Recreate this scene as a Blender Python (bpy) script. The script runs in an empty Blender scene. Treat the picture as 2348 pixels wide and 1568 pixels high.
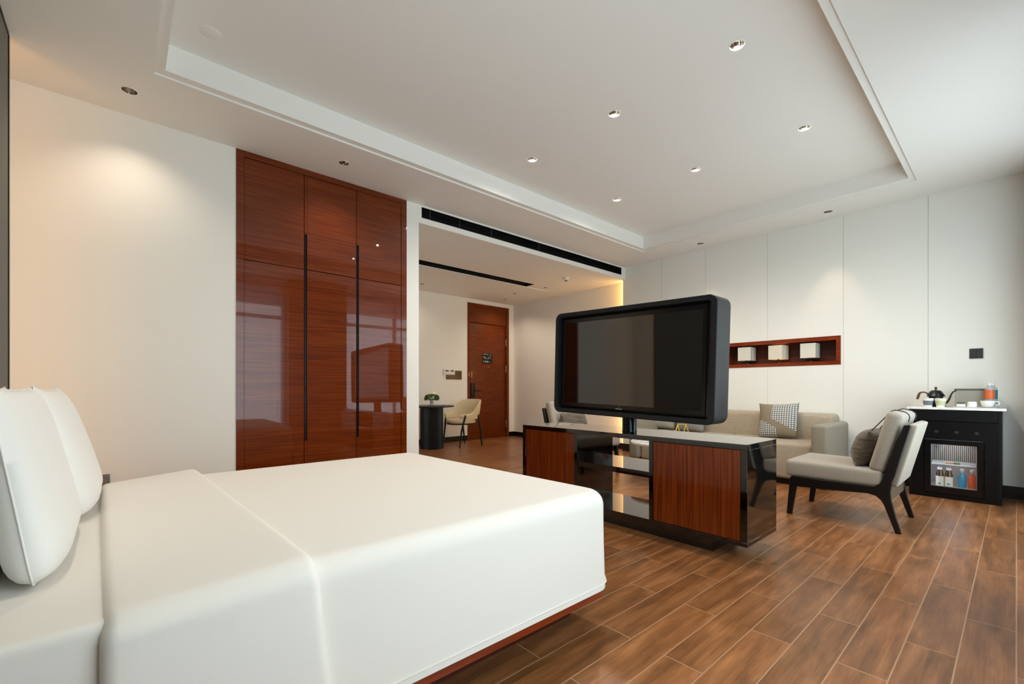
import bpy, bmesh, math, random
from mathutils import Vector, Matrix
random.seed(7)
C = bpy.context.scene.collection
PI = math.pi

# ---------------------------------------------------------------- helpers
def lin(c):
    if isinstance(c, str):
        c = [int(c[i:i+2], 16)/255 for i in (0, 2, 4)]
    return tuple((x/12.92 if x <= .04045 else ((x+.055)/1.055)**2.4) for x in c) + (1,)

MATS = {}
def mat(name, col, rough=.5, metal=0, coat=0, spec=.5, sheen=0, emit=None, estr=0, trans=0, alpha=1, coatr=.03, ior=1.45):
    if name in MATS: return MATS[name]
    m = bpy.data.materials.new(name); m.use_nodes = True
    b = m.node_tree.nodes['Principled BSDF']
    b.inputs['Base Color'].default_value = lin(col)
    b.inputs['Roughness'].default_value = rough
    b.inputs['Metallic'].default_value = metal
    b.inputs['Coat Weight'].default_value = coat
    b.inputs['Coat Roughness'].default_value = coatr
    b.inputs['Specular IOR Level'].default_value = spec
    b.inputs['Sheen Weight'].default_value = sheen
    b.inputs['Transmission Weight'].default_value = trans
    b.inputs['Alpha'].default_value = alpha
    b.inputs['IOR'].default_value = ior
    if emit:
        b.inputs['Emission Color'].default_value = lin(emit)
        b.inputs['Emission Strength'].default_value = estr
    MATS[name] = m
    return m

def N(m, t, **kw):
    n = m.node_tree.nodes.new(t)
    for k, v in kw.items(): setattr(n, k, v)
    return n
def L(m, a, b): m.node_tree.links.new(a, b)

def grain(m, col_a, col_b, scale, dist=1.5, coords='Object', detail=6, bump=0, lo=.35, hi=.65, bd=.002):
    """stretch noise along one axis for grain / weave"""
    b = m.node_tree.nodes['Principled BSDF']
    tc = N(m, 'ShaderNodeTexCoord'); mp = N(m, 'ShaderNodeMapping')
    mp.inputs['Scale'].default_value = scale
    nz = N(m, 'ShaderNodeTexNoise'); nz.inputs['Scale'].default_value = 1
    nz.inputs['Detail'].default_value = detail; nz.inputs['Distortion'].default_value = dist
    cr = N(m, 'ShaderNodeValToRGB')
    cr.color_ramp.elements[0].position = lo; cr.color_ramp.elements[1].position = hi
    cr.color_ramp.elements[0].color = lin(col_a); cr.color_ramp.elements[1].color = lin(col_b)
    L(m, tc.outputs[coords], mp.inputs['Vector']); L(m, mp.outputs[0], nz.inputs['Vector'])
    L(m, nz.outputs['Fac'], cr.inputs['Fac']); L(m, cr.outputs['Color'], b.inputs['Base Color'])
    if bump:
        bp = N(m, 'ShaderNodeBump'); bp.inputs['Strength'].default_value = bump; bp.inputs['Distance'].default_value = bd
        L(m, nz.outputs['Fac'], bp.inputs['Height']); L(m, bp.outputs['Normal'], b.inputs['Normal'])
    return m

def tag(o, label=None, cat=None, group=None, kind=None):
    if label: o['label'] = label
    if cat: o['category'] = cat
    if group: o['group'] = group
    if kind: o['kind'] = kind
    return o

def wloc(o):
    v = Vector((0, 0, 0))
    while o is not None:
        v = v + o.location; o = o.parent
    return v

def link(name, bm, m, parent=None, org=None, smooth=40):
    """bm in world coordinates (unrotated parents) -> one mesh object"""
    if org is None: org = wloc(parent) if parent else Vector((0, 0, 0))
    org = Vector(org)
    bmesh.ops.transform(bm, matrix=Matrix.Translation(-org), verts=bm.verts)
    bmesh.ops.recalc_face_normals(bm, faces=bm.faces)
    me = bpy.data.meshes.new(name); bm.to_mesh(me); bm.free()
    ms = m if isinstance(m, (list, tuple)) else [m]
    for x in ms: me.materials.append(x)
    if smooth:
        me.shade_smooth(); me.set_sharp_from_angle(angle=math.radians(smooth))
    o = bpy.data.objects.new(name, me); C.objects.link(o)
    if parent: o.parent = parent; o.location = org - wloc(parent)
    else: o.location = org
    return o

def struct(name, bm, m, label, cat, smooth=0, parent=None):
    o = link(name, bm, m, parent, smooth=smooth)
    if parent is None: tag(o, label, cat, kind='structure')
    return o

def thing(name, loc, label, cat, group=None):
    o = bpy.data.objects.new(name, None); C.objects.link(o); o.location = loc
    o.empty_display_size = .1
    return tag(o, label, cat, group)

def copy_tree(o, parent=None):
    c = o.copy(); C.objects.link(c)
    if parent: c.parent = parent
    for ch in list(o.children): copy_tree(ch, c)
    return c

def B(): return bmesh.new()

def box(bm, x0, x1, y0, y1, z0, z1, r=0, seg=3, mi=0):
    t = bmesh.new() if r else bm
    vs = [t.verts.new((x, y, z)) for x in (x0, x1) for y in (y0, y1) for z in (z0, z1)]
    fs = []
    for q in ((0, 1, 3, 2), (4, 6, 7, 5), (0, 4, 5, 1), (2, 3, 7, 6), (0, 2, 6, 4), (1, 5, 7, 3)):
        f = t.faces.new([vs[i] for i in q]); f.material_index = mi; fs.append(f)
    if r:
        bmesh.ops.bevel(t, geom=t.edges[:], offset=r, segments=seg, profile=.5, affect='EDGES')
        for f in t.faces: f.material_index = mi
        merge(bm, t)
    return fs

def merge(bm, t, M=None):
    if M is not None: bmesh.ops.transform(t, matrix=M, verts=t.verts)
    mp = {v: bm.verts.new(v.co) for v in t.verts}
    for f in t.faces:
        try:
            g = bm.faces.new([mp[v] for v in f.verts]); g.material_index = f.material_index
        except ValueError: pass
    t.free()

def prism(bm, pts, axis, a0, a1, r=0, seg=2):
    """extrude polygon; axis 'x': pts are (y,z); 'y': (x,z); 'z': (x,y)"""
    t = bmesh.new()
    def P(p, a):
        return {'x': (a, p[0], p[1]), 'y': (p[0], a, p[1]), 'z': (p[0], p[1], a)}[axis]
    A = [t.verts.new(P(p, a0)) for p in pts]; Bv = [t.verts.new(P(p, a1)) for p in pts]
    t.faces.new(A); t.faces.new(list(reversed(Bv)))
    n = len(pts)
    for i in range(n): t.faces.new([A[i], Bv[i], Bv[(i+1) % n], A[(i+1) % n]])
    bmesh.ops.recalc_face_normals(t, faces=t.faces)
    if r: bmesh.ops.bevel(t, geom=t.edges[:], offset=r, segments=seg, profile=.5, affect='EDGES')
    merge(bm, t)

def lathe(bm, prof, cx=0, cy=0, cz=0, n=32, mi=0, sx=1, sy=1):
    rings = []
    for r, z in prof:
        if r < 1e-6: rings.append([bm.verts.new((cx, cy, cz+z))])
        else: rings.append([bm.verts.new((cx+r*sx*math.cos(2*PI*k/n), cy+r*sy*math.sin(2*PI*k/n), cz+z)) for k in range(n)])
    for a, b in zip(rings, rings[1:]):
        for k in range(n):
            k2 = (k+1) % n
            if len(a) == 1 and len(b) == 1: continue
            if len(a) == 1: f = bm.faces.new([a[0], b[k], b[k2]])
            elif len(b) == 1: f = bm.faces.new([a[k], a[k2], b[0]])
            else: f = bm.faces.new([a[k], a[k2], b[k2], b[k]])
            f.material_index = mi

def cyl(bm, cx, cy, z0, z1, r, r1=None, n=28):
    r1 = r if r1 is None else r1
    lathe(bm, [(0, z0), (r, z0), (r1, z1), (0, z1)], cx, cy, 0, n)

def tube(bm, pts, r, n=10, radii=None, closed=False):
    pts = [Vector(p) for p in pts]; rings = []; m = len(pts)
    ref = None
    for i, p in enumerate(pts):
        if closed: d = pts[(i+1) % m]-pts[i-1]
        else: d = pts[min(i+1, m-1)]-pts[max(i-1, 0)]
        d.normalize()
        if ref is None:
            ref = d.orthogonal().normalized()
        else:
            ref = (ref-d*ref.dot(d)).normalized()
        u = ref; v = d.cross(u)
        rr = radii[i] if radii else r
        rings.append([bm.verts.new(p+(u*math.cos(2*PI*k/n)+v*math.sin(2*PI*k/n))*rr) for k in range(n)])
    prs = list(zip(rings, rings[1:])) + ([(rings[-1], rings[0])] if closed else [])
    for a, b in prs:
        for k in range(n): bm.faces.new([a[k], a[(k+1) % n], b[(k+1) % n], b[k]])
    if not closed:
        bm.faces.new(list(reversed(rings[0]))); bm.faces.new(rings[-1])

def pillow(bm, a, b, T, n=22, pinch=.06, p=4, M=None, ear=0.0, sag=0.0, pz=None):
    """half-size a along local x, b along local z, half thickness T along local y"""
    t = bmesh.new(); S = {}
    for s in (1, -1):
        for i in range(n+1):
            for j in range(n+1):
                u = -1+2*i/n; v = -1+2*j/n
                edge = i in (0, n) or j in (0, n)
                if s == -1 and edge: S[(s, i, j)] = S[(1, i, j)]; continue
                x = a*u*(1-pinch*math.cos(v*PI/2)); z = b*v*(1-pinch*math.cos(u*PI/2))
                e = (ear if v > 0 else -1.6*ear)*(abs(u)*abs(v))**6
                th = T*(1-sag*v)*(max(0, 1-abs(u)**p)*max(0, 1-abs(v)**((pz if v > 0 else 3*pz) if pz else p)))**.55
                w = 1+.04*math.sin(5*u+3*v)*(1-u*u)*(1-v*v)
                S[(s, i, j)] = t.verts.new((x*(1+e), s*th*w, z*(1+e)))
    for s in (1, -1):
        for i in range(n):
            for j in range(n):
                q = [S[(s, i, j)], S[(s, i+1, j)], S[(s, i+1, j+1)], S[(s, i, j+1)]]
                try: t.faces.new(q if s == -1 else q[::-1])
                except ValueError: pass
    merge(bm, t, M)

def ring_slab(bm, o, i, z0, z1):
    """o, i = (x0,x1,y0,y1); closed slab with a rectangular hole"""
    def R(r, z): return [bm.verts.new(p) for p in ((r[0], r[2], z), (r[1], r[2], z), (r[1], r[3], z), (r[0], r[3], z))]
    a, b, c, d = R(o, z0), R(i, z0), R(o, z1), R(i, z1)
    for k in range(4):
        j = (k+1) % 4
        bm.faces.new([a[k], b[k], b[j], a[j]]); bm.faces.new([c[k], c[j], d[j], d[k]])
        bm.faces.new([a[k], a[j], c[j], c[k]]); bm.faces.new([b[k], d[k], d[j], b[j]])

def punch(o, holes, z0, z1, r=.042, rects=()):
    """cut round and rectangular holes through a slab, once, into its mesh"""
    bm = B()
    for x, y in holes: cyl(bm, x, y, z0, z1, r, n=32)
    for q in rects: box(bm, q[0], q[1], q[2], q[3], z0, z1)
    bmesh.ops.recalc_face_normals(bm, faces=bm.faces)
    me = bpy.data.meshes.new('cutter'); bm.to_mesh(me); bm.free()
    c = bpy.data.objects.new('cutter', me); C.objects.link(c)
    md = o.modifiers.new('b', 'BOOLEAN'); md.operation = 'DIFFERENCE'; md.object = c; md.solver = 'EXACT'
    dg = bpy.context.evaluated_depsgraph_get(); dg.update()
    nm = bpy.data.meshes.new_from_object(o.evaluated_get(dg))
    o.modifiers.clear(); old = o.data; o.data = nm
    bpy.data.objects.remove(c); bpy.data.meshes.remove(me)

# ---------------------------------------------------------------- materials
WALL = mat('wall paint', 'EFEDE5', .6)
PANEL = mat('painted wall panel', 'EEEDE5', .35)
CEIL = mat('ceiling paint', 'F0EEE8', .7)
WHITE = mat('white plastic', 'E8E6E0', .4)
BLACK = mat('black satin', '0C0C0D', .4)
BLACKM = mat('black skirting', '0E0D0D', .3)
LACQ = mat('black lacquer', '050505', .07, coat=.7, spec=.55)
TVB = mat('matte black shell', '13171C', .40)
TVBZ = mat('tv bezel', '040404', .22)
SCREEN = mat('tv glass', '060605', .05, spec=1.0, coat=.5)
CHROME = mat('chrome', 'C8C4BC', .12, metal=1)
STEEL = mat('brushed steel', 'A8A49C', .35, metal=1)
GOLD = mat('gold wire', 'E8B84A', .25, metal=1)
LINEN = mat('white cotton', 'DDD8CF', .8, sheen=.15)
LINEN2 = mat('white pillowcase', 'DFDDD7', .75, sheen=.15)
CHAIRF = grain(mat('chair linen', 'A89F91', .85, sheen=.1), '978D7E', 'B3AA9C', (130, 130, 420), bump=.4, lo=.3, hi=.7)
SOFAF = grain(mat('sofa linen', 'A99A84', .85, sheen=.2), '9C8E79', 'B3A58E', (12, 12, 260), bump=.3)
SOFAF2 = grain(mat('sofa arm fabric', '8A816F', .85, sheen=.15), '7F7664', '918977', (200, 200, 60), bump=.2)
GREYF = grain(mat('grey cushion', '85827A', .85), '7C7972', '918E86', (80, 80, 200))
TAUPE = mat('taupe velvet', '6E6354', .6, sheen=.6)
CREAML = mat('cream leather', 'D9C7A2', .45)
HEADF = grain(mat('headboard fabric', '77746B', .8), '6E6B62', '807D74', (90, 90, 90))
MARBLE = grain(mat('white marble', 'E6E5E0', .12), 'DAD9D4', 'F0EFEB', (6, 6, 6), dist=3)
FWHITE = mat('cup ceramic', 'ECEAE4', .25)
GLASS = mat('clear glass', 'FFFFFF', .0, trans=1, ior=1.45)
CURT = grain(mat('brown drape', '5A4636', .85), '4E3C2E', '64503F', (40, 40, 4))

WOODH = grain(mat('red lacquered veneer', '6A2208', .3, coat=.75, spec=.1, coatr=.015), '5A2004', '7A340A', (2.2, 9, 70), dist=.6, lo=.3, hi=.7)
WOODV = grain(mat('upright red veneer', '5A1C08', .3, coat=.45, spec=.2, coatr=.04), '521A03', '84380A', (9, 80, 2), dist=.4, lo=.3, hi=.7)
WOODD = grain(mat('door veneer', '6A2409', .4, coat=.1, spec=.25, coatr=.2), '5E2606', '743409', (4, 9, 26), dist=.8, lo=.3, hi=.7)
WOODN = grain(mat('niche veneer', '50200F', .4), '45190B', '5E2713', (6, 9, 40), dist=.6)
WOODB = grain(mat('bed veneer', '7A2C0C', .25, coat=.3), '6E250A', '87340F', (4, 9, 60), dist=.6)

def floor_mat():
    m = bpy.data.materials.new('wood plank tile'); m.use_nodes = True
    b = m.node_tree.nodes['Principled BSDF']
    tc = N(m, 'ShaderNodeTexCoord'); mp = N(m, 'ShaderNodeMapping'); mp.inputs['Location'].default_value = (-1.605, 0, 0)
    L(m, tc.outputs['Object'], mp.inputs['Vector'])
    def brick(c1, c2, mo):
        k = N(m, 'ShaderNodeTexBrick'); k.offset = .457; k.offset_frequency = 2; k.squash = 1
        k.inputs['Color1'].default_value = c1; k.inputs['Color2'].default_value = c2; k.inputs['Mortar'].default_value = mo
        k.inputs['Scale'].default_value = 1; k.inputs['Mortar Size'].default_value = .0026
        k.inputs['Mortar Smooth'].default_value = .2; k.inputs['Bias'].default_value = 0
        k.inputs['Brick Width'].default_value = .8375; k.inputs['Row Height'].default_value = .1525
        L(m, mp.outputs[0], k.inputs['Vector']); return k
    rnd = brick((0, 0, 0, 1), (1, 1, 1, 1), (.5, .5, .5, 1))
    # shift the grain per plank so neighbouring planks do not continue
    sc = N(m, 'ShaderNodeVectorMath', operation='SCALE'); sc.inputs['Scale'].default_value = 37
    L(m, rnd.outputs['Color'], sc.inputs[0])
    ad = N(m, 'ShaderNodeVectorMath', operation='ADD'); L(m, tc.outputs['Object'], ad.inputs[0]); L(m, sc.outputs[0], ad.inputs[1])
    m2 = N(m, 'ShaderNodeMapping'); m2.inputs['Scale'].default_value = (2.2, 17, 1); L(m, ad.outputs[0], m2.inputs['Vector'])
    n1 = N(m, 'ShaderNodeTexNoise'); n1.inputs['Scale'].default_value = 1; n1.inputs['Detail'].default_value = 6; n1.inputs['Distortion'].default_value = .5
    L(m, m2.outputs[0], n1.inputs['Vector'])
    m3 = N(m, 'ShaderNodeMapping'); m3.inputs['Scale'].default_value = (7, 19, 1); L(m, ad.outputs[0], m3.inputs['Vector'])
    n2 = N(m, 'ShaderNodeTexNoise'); n2.inputs['Scale'].default_value = 1; n2.inputs['Detail'].default_value = 3; n2.inputs['Distortion'].default_value = .6
    L(m, m3.outputs[0], n2.inputs['Vector'])
    cr = N(m, 'ShaderNodeValToRGB'); e = cr.color_ramp.elements
    e[0].position = .25; e[0].color = lin('6B4524'); e[1].position = .72; e[1].color = lin('AC7549')
    k = e.new(.5); k.color = lin('925E35')
    L(m, n1.outputs['Fac'], cr.inputs['Fac'])
    c2 = N(m, 'ShaderNodeValToRGB'); e = c2.color_ramp.elements
    e[0].position = .25; e[0].color = (.58, .53, .49, 1); e[1].position = .75; e[1].color = (1.05, 1.04, 1.03, 1)
    L(m, n2.outputs['Fac'], c2.inputs['Fac'])
    mu = N(m, 'ShaderNodeMix', data_type='RGBA', blend_type='MULTIPLY'); mu.inputs[0].default_value = .7
    L(m, cr.outputs['Color'], mu.inputs[6]); L(m, c2.outputs['Color'], mu.inputs[7])
    m4 = N(m, 'ShaderNodeMapping'); m4.inputs['Scale'].default_value = (6, 150, 1); L(m, ad.outputs[0], m4.inputs['Vector'])
    n3 = N(m, 'ShaderNodeTexNoise'); n3.inputs['Scale'].default_value = 1; n3.inputs['Detail'].default_value = 3; n3.inputs['Distortion'].default_value = .4
    L(m, m4.outputs[0], n3.inputs['Vector'])
    f3 = N(m, 'ShaderNodeMapRange'); f3.inputs[1].default_value = .3; f3.inputs[2].default_value = .7; f3.inputs[3].default_value = .80; f3.inputs[4].default_value = 1.12
    L(m, n3.outputs['Fac'], f3.inputs[0])
    mf = N(m, 'ShaderNodeVectorMath', operation='SCALE'); L(m, mu.outputs[2], mf.inputs[0]); L(m, f3.outputs[0], mf.inputs['Scale'])
    tint = brick((.8, .8, .8, 1), (1.12, 1.1, 1.08, 1), (1, 1, 1, 1))
    mt = N(m, 'ShaderNodeMix', data_type='RGBA', blend_type='MULTIPLY'); mt.inputs[0].default_value = 1
    L(m, mf.outputs[0], mt.inputs[6]); L(m, tint.outputs['Color'], mt.inputs[7])
    mm = N(m, 'ShaderNodeMix', data_type='RGBA'); L(m, rnd.outputs['Fac'], mm.inputs[0])
    L(m, mt.outputs[2], mm.inputs[6]); mm.inputs[7].default_value = lin('A98260')
    L(m, mm.outputs[2], b.inputs['Base Color'])
    rg = N(m, 'ShaderNodeMapRange'); rg.inputs[3].default_value = .30; rg.inputs[4].default_value = .35
    L(m, n2.outputs['Fac'], rg.inputs[0]); L(m, rg.outputs[0], b.inputs['Roughness'])
    bp = N(m, 'ShaderNodeBump'); bp.inputs['Strength'].default_value = .25; bp.inputs['Distance'].default_value = .001; bp.invert = True
    L(m, rnd.outputs['Fac'], bp.inputs['Height']); L(m, bp.outputs['Normal'], b.inputs['Normal'])
    return m
FLOOR = floor_mat()

def sheer_mat():
    m = bpy.data.materials.new('sheer voile'); m.use_nodes = True
    nt = m.node_tree; nt.nodes.clear()
    o = N(m, 'ShaderNodeOutputMaterial'); mx = N(m, 'ShaderNodeMixShader'); mx.inputs[0].default_value = .45
    tr = N(m, 'ShaderNodeBsdfTransparent'); tl = N(m, 'ShaderNodeBsdfTranslucent'); tl.inputs['Color'].default_value = (.85, .88, .9, 1)
    L(m, tr.outputs[0], mx.inputs[1]); L(m, tl.outputs[0], mx.inputs[2]); L(m, mx.outputs[0], o.inputs[0])
    return m
SHEER = sheer_mat()

def check_mat():
    """taupe cushion with two houndstooth patches"""
    m = bpy.data.materials.new('houndstooth cushion'); m.use_nodes = True
    b = m.node_tree.nodes['Principled BSDF']; b.inputs['Roughness'].default_value = .8
    tc = N(m, 'ShaderNodeTexCoord'); sp = N(m, 'ShaderNodeSeparateXYZ'); L(m, tc.outputs['Object'], sp.inputs[0])
    def M(op, a, bb, c=None):
        n = N(m, 'ShaderNodeMath', operation=op)
        for i, v in enumerate((a, bb, c)):
            if v is None: continue
            if isinstance(v, (int, float)): n.inputs[i].default_value = v
            else: L(m, v, n.inputs[i])
        return n.outputs[0]
    X, Z = sp.outputs['X'], sp.outputs['Z']
    # x grows to the viewer's left: patch A upper right, patch B lower left
    s = .025
    fx = M('FRACT', M('DIVIDE', X, s), 0); fz = M('FRACT', M('DIVIDE', Z, s), 0)
    cx = M('GREATER_THAN', fx, .5); cz = M('GREATER_THAN', fz, .5)
    tw = M('GREATER_THAN', M('FRACT', M('DIVIDE', M('ADD', X, Z), s/2), 0), .5)
    same = M('MULTIPLY', cx, cz); dif = M('ABSOLUTE', M('SUBTRACT', cx, cz), 0)
    pat = M('ADD', same, M('MULTIPLY', dif, tw))
    a1 = M('MULTIPLY', M('LESS_THAN', X, .055), M('GREATER_THAN', M('ADD', Z, M('MULTIPLY', X, -.55)), -.02))
    b1 = M('MULTIPLY', M('GREATER_THAN', X, .0), M('LESS_THAN', M('ADD', Z, M('MULTIPLY', X, -.55)), -.1))
    msk = M('MAXIMUM', a1, b1)
    mx = N(m, 'ShaderNodeMix', data_type='RGBA'); L(m, pat, mx.inputs[0]); mx.inputs[6].default_value = lin('CFCCC2'); mx.inputs[7].default_value = lin('464A54')
    m2 = N(m, 'ShaderNodeMix', data_type='RGBA'); L(m, msk, m2.inputs[0]); m2.inputs[6].default_value = lin('857863'); L(m, mx.outputs[2], m2.inputs[7])
    L(m, m2.outputs[2], b.inputs['Base Color'])
    return m

# ---------------------------------------------------------------- room dimensions
XL, XB, XBB, XE = -.80, 6.35, 6.60, 6.50      # left wall, panelled wall face, its backing, entry side wall
YW, YA, YD = -.34, 4.34, 7.33                 # window wall, wardrobe wall, entrance door wall
ZC, ZU, ZE = 3.07, 3.26, 2.87                 # ceiling, raised ceiling, entry ceiling
YP = 4.39                                     # end of the panelled wall

bm = B(); box(bm, XL-.1, 6.75, YW-.1, 7.5, -.06, 0); struct('floor', bm, FLOOR, 'reddish brown wood plank tiled floor with pale joints', 'floor')

# ceiling
LOW = [(.042, 3.98), (1.499, 3.985), (6.067, 2.913), (6.069, 1.423), (-.02, 2.55), (-.02, 1.55)]  # last pair is added out of view to brighten the head of the bed
UP = [(2.98, 1.19), (4.355, 1.19), (2.98, 2.14), (4.355, 2.14), (2.98, 3.09), (4.355, 3.09)]
ENT = [(3.944, 6.856), (5.893, 6.912), (5.685, 6.371), (5.754, 5.62)]
bm = B(); ring_slab(bm, (XL-.1, 6.75, YW-.1, 4.34), (.16, 5.80, .64, 3.66), ZC, 3.4)
o = struct('ceiling', bm, CEIL, 'white main ceiling border around the raised tray', 'ceiling'); punch(o, LOW, ZC-.03, ZC+.07)
bm = B(); ring_slab(bm, (.16, 5.80, .64, 3.66), (.212, 5.722, .69, 3.60), ZC+.014, 3.4)
struct('trim_1', bm, CEIL, 'narrow stepped band framing the raised ceiling tray', 'ceiling trim')
bm = B(); box(bm, .212, 5.722, .69, 3.60, ZU, 3.4)
o = struct('ceiling_raised', bm, CEIL, 'raised central ceiling tray with six downlights', 'ceiling'); punch(o, UP, ZU-.03, ZU+.07)
bm = B(); box(bm, 2.455, 6.7, YA+.2, 7.45, ZE, 3.4)
o = struct('ceiling_entry', bm, CEIL, 'lower ceiling over the entry and dining corner', 'ceiling')
punch(o, ENT, ZE-.03, ZE+.07, rects=[(2.6, 5.44, 5.585, 5.80)])

# back wall with wardrobe recess, pier, bulkhead with slot
bm = B()
box(bm, XL-.1, .725, YA, YA+.62, 0, 3.4)
box(bm, 2.305, 2.455, YA, YA+.62, 0, 3.4)
box(bm, .725, 2.305, YA+.60, YA+.62, 0, 3.4)
box(bm, .725, 2.305, YA+.0, YA+.60, ZC, 3.4)
box(bm, 2.455, 6.70, YA, YA+.2, ZE, 2.934)
box(bm, 2.455, 6.70, YA, YA+.2, 3.052, 3.4)
box(bm, 2.455, 2.49, YA, YA+.2, 2.934, 3.052); box(bm, 6.245, 6.70, YA, YA+.2, 2.934, 3.052)
box(bm, 2.49, 6.245, YA+.16, YA+.2, 2.934, 3.052)
struct('wall_back', bm, WALL, 'off white wall around the wardrobe, with the bulkhead over the entry opening', 'wall')
bm = B(); box(bm, 2.355, 2.455, YA+.62, 7.45, 0, 3.4); struct('wall_entry_left', bm, WALL, 'entry wall behind the dining table', 'wall')
bm = B(); box(bm, XL-.1, XL, YW-.1, 4.4, 0, 3.4); struct('wall_left', bm, WALL, 'wall behind the headboard panel', 'wall')
# door wall
bm = B()
box(bm, 2.3, 5.25, YD, YD+.14, 0, 3.0); box(bm, 6.355, 6.75, YD, YD+.14, 0, 3.0); box(bm, 5.25, 6.355, YD, YD+.14, 2.79, 3.0)
box(bm, 5.25, 6.355, YD+.10, YD+.14, 0, 2.79)
struct('wall_door', bm, WALL, 'off white entry wall around the wooden entrance door', 'wall')
bm = B(); box(bm, XE, XE+.12, YP+.0, YD, 0, 3.0); struct('wall_entry_right', bm, WALL, 'warm lit side wall between panelled wall and entrance door', 'wall')
# window wall
W1, W2, WZ0, WZ1 = (.25, 2.3), (3.4, 5.65), .15, 3.0
bm = B()
for a, b_ in ((XL-.1, W1[0]), (W1[1], W2[0]), (W2[1], 6.75)): box(bm, a, b_, YW-.12, YW, 0, 3.4)
for a, b_ in (W1, W2): box(bm, a, b_, YW-.12, YW, 0, WZ0); box(bm, a, b_, YW-.12, YW, WZ1, 3.4)
struct('wall_window', bm, WALL, 'window wall beside the bed', 'wall')
for i, (a, b_) in enumerate((W1, W2)):
    bm = B()
    for x in (a, (a+b_)/2-.03, b_-.06): box(bm, x, x+.06, YW-.09, YW-.03, WZ0, WZ1)
    for z in (WZ0, 2.33, WZ1-.06): box(bm, a, b_, YW-.09, YW-.03, z, z+.06)
    w = struct('window_%d' % (i+1), bm, mat('window frame', '3A3836', .4), 'dark framed full height window behind the sheer curtain, %s' % ('nearer the bed' if i == 0 else 'nearer the sofa'), 'window')
    bm = B(); box(bm, a+.06, b_-.06, YW-.065, YW-.06, WZ0+.06, WZ1-.06)
    g = bpy.data.materials.get('pane') or bpy.data.materials.new('pane'); g.use_nodes = True
    if len(g.node_tree.nodes) != 4:
        g.node_tree.nodes.clear(); oo = N(g, 'ShaderNodeOutputMaterial'); mx = N(g, 'ShaderNodeMixShader'); mx.inputs[0].default_value = .08
        t_ = N(g, 'ShaderNodeBsdfTransparent'); gl = N(g, 'ShaderNodeBsdfGlossy'); gl.inputs['Roughness'].default_value = .02
        L(g, t_.outputs[0], mx.inputs[1]); L(g, gl.outputs[0], mx.inputs[2]); L(g, mx.outputs[0], oo.inputs[0])
    link('window_pane', bm, g, w)

# panelled wall (boards with fine gaps, hole for the niche)
NY0, NY1, NZ0, NZ1 = 1.364, 2.72, 1.33, 1.672
seams = [YW, .612, 1.339, 2.152, 2.973, 3.670, YP]
bm = B()
for a, b_ in zip(seams, seams[1:]):
    g = .0022
    a2, b2 = a+g, b_-g
    if b_ < YP-.01:
        if NY0 < b_ < NY1: box(bm, XB+.007, XB+.09, b_-g, b_+g, .12, NZ0); box(bm, XB+.007, XB+.09, b_-g, b_+g, NZ1, ZC)
        else: box(bm, XB+.007, XB+.09, b_-g, b_+g, .12, ZC)
    lo, hi = max(a2, NY0), min(b2, NY1)
    if lo < hi and hi-lo > .001:
        box(bm, XB, XB+.10, a2, b2, .12, NZ0); box(bm, XB, XB+.10, a2, b2, NZ1, ZC)
        if lo > a2+.001: box(bm, XB, XB+.10, a2, lo, NZ0, NZ1)
        if hi < b2-.001: box(bm, XB, XB+.10, hi, b2, NZ0, NZ1)
    else:
        box(bm, XB, XB+.10, a2, b2, .12, ZC)
struct('wall_right', bm, PANEL, 'white panelled wall behind the sofa with fine upright joints', 'wall')
bm = B(); box(bm, XBB, XBB+.1, YW-.1, YP-.1, 0, 3.4); struct('wall_right_backing', bm, WALL, 'plain wall behind the white panels', 'wall')
bm = B(); box(bm, XB-.008, XB+.1, YW, YP, 0, .12); struct('baseboard_right', bm, BLACKM, 'black skirting along the panelled wall', 'baseboard')
bm = B(); box(bm, XE-.012, XE, YP+.05, YD-.012, 0, .1); struct('baseboard_entry', bm, BLACKM, 'black skirting on the entry side wall', 'baseboard')
bm = B(); box(bm, 2.46, 5.25, YD-.012, YD, 0, .1); box(bm, 6.355, XE, YD-.012, YD, 0, .1); struct('baseboard_door', bm, BLACKM, 'black skirting on either side of the entrance door', 'baseboard')
bm = B(); box(bm, XL, .725, YA-.012, YA, 0, .1); box(bm, 2.305, 2.455, YA-.012, YA, 0, .1); struct('baseboard_back', bm, BLACKM, 'black skirting below the wardrobe wall', 'baseboard')
# light strip hidden behind the end of the panelled wall
WARM = mat('warm led strip', 'FFFFFF', .5, emit='FFC070', estr=3.5)
bm = B(); box(bm, XB+.013, XB+.098, YP+.002, YP+.009, .12, 2.86)
tag(link('light_strip', bm, WARM), 'warm upright light strip behind the end of the panelled wall', 'light strip')

# entrance door
d = bpy.data.objects
bm = B(); box(bm, 5.25, 5.30, YD-.008, YD+.09, 0, 2.79); box(bm, 6.283, 6.355, YD-.008, YD+.09, 0, 2.79); box(bm, 5.30, 6.283, YD-.008, YD+.09, 2.745, 2.79); box(bm, 5.30, 6.283, YD+.004, YD+.09, 2.40, 2.745)
door = struct('door_1', bm, WOODD, 'red brown wooden entrance door with a fixed panel above it', 'door')
bm = B(); box(bm, 5.303, 6.28, YD+.022, YD+.07, .004, 2.395, .003, 2); leaf = link('door_leaf', bm, WOODD, door)
bm = B(); box(bm, 5.34, 5.435, YD-.012, YD+.022, .85, 1.16, .006, 2); lp = link('lock_plate', bm, BLACK, door)
bm = B(); tube(bm, [(5.40, YD+.0, 1.0), (5.40, YD-.05, 1.0), (5.43, YD-.06, 1.0), (5.55, YD-.06, 1.0)], .011); link('door_handle', bm, BLACK, door)
bm = B()
box(bm, 5.272, 5.296, YD-.016, YD-.008, 1.285, 1.375, .002, 1); box(bm, 5.35, 5.378, YD+.008, YD+.022, 1.265, 1.39, .002, 1)
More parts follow.
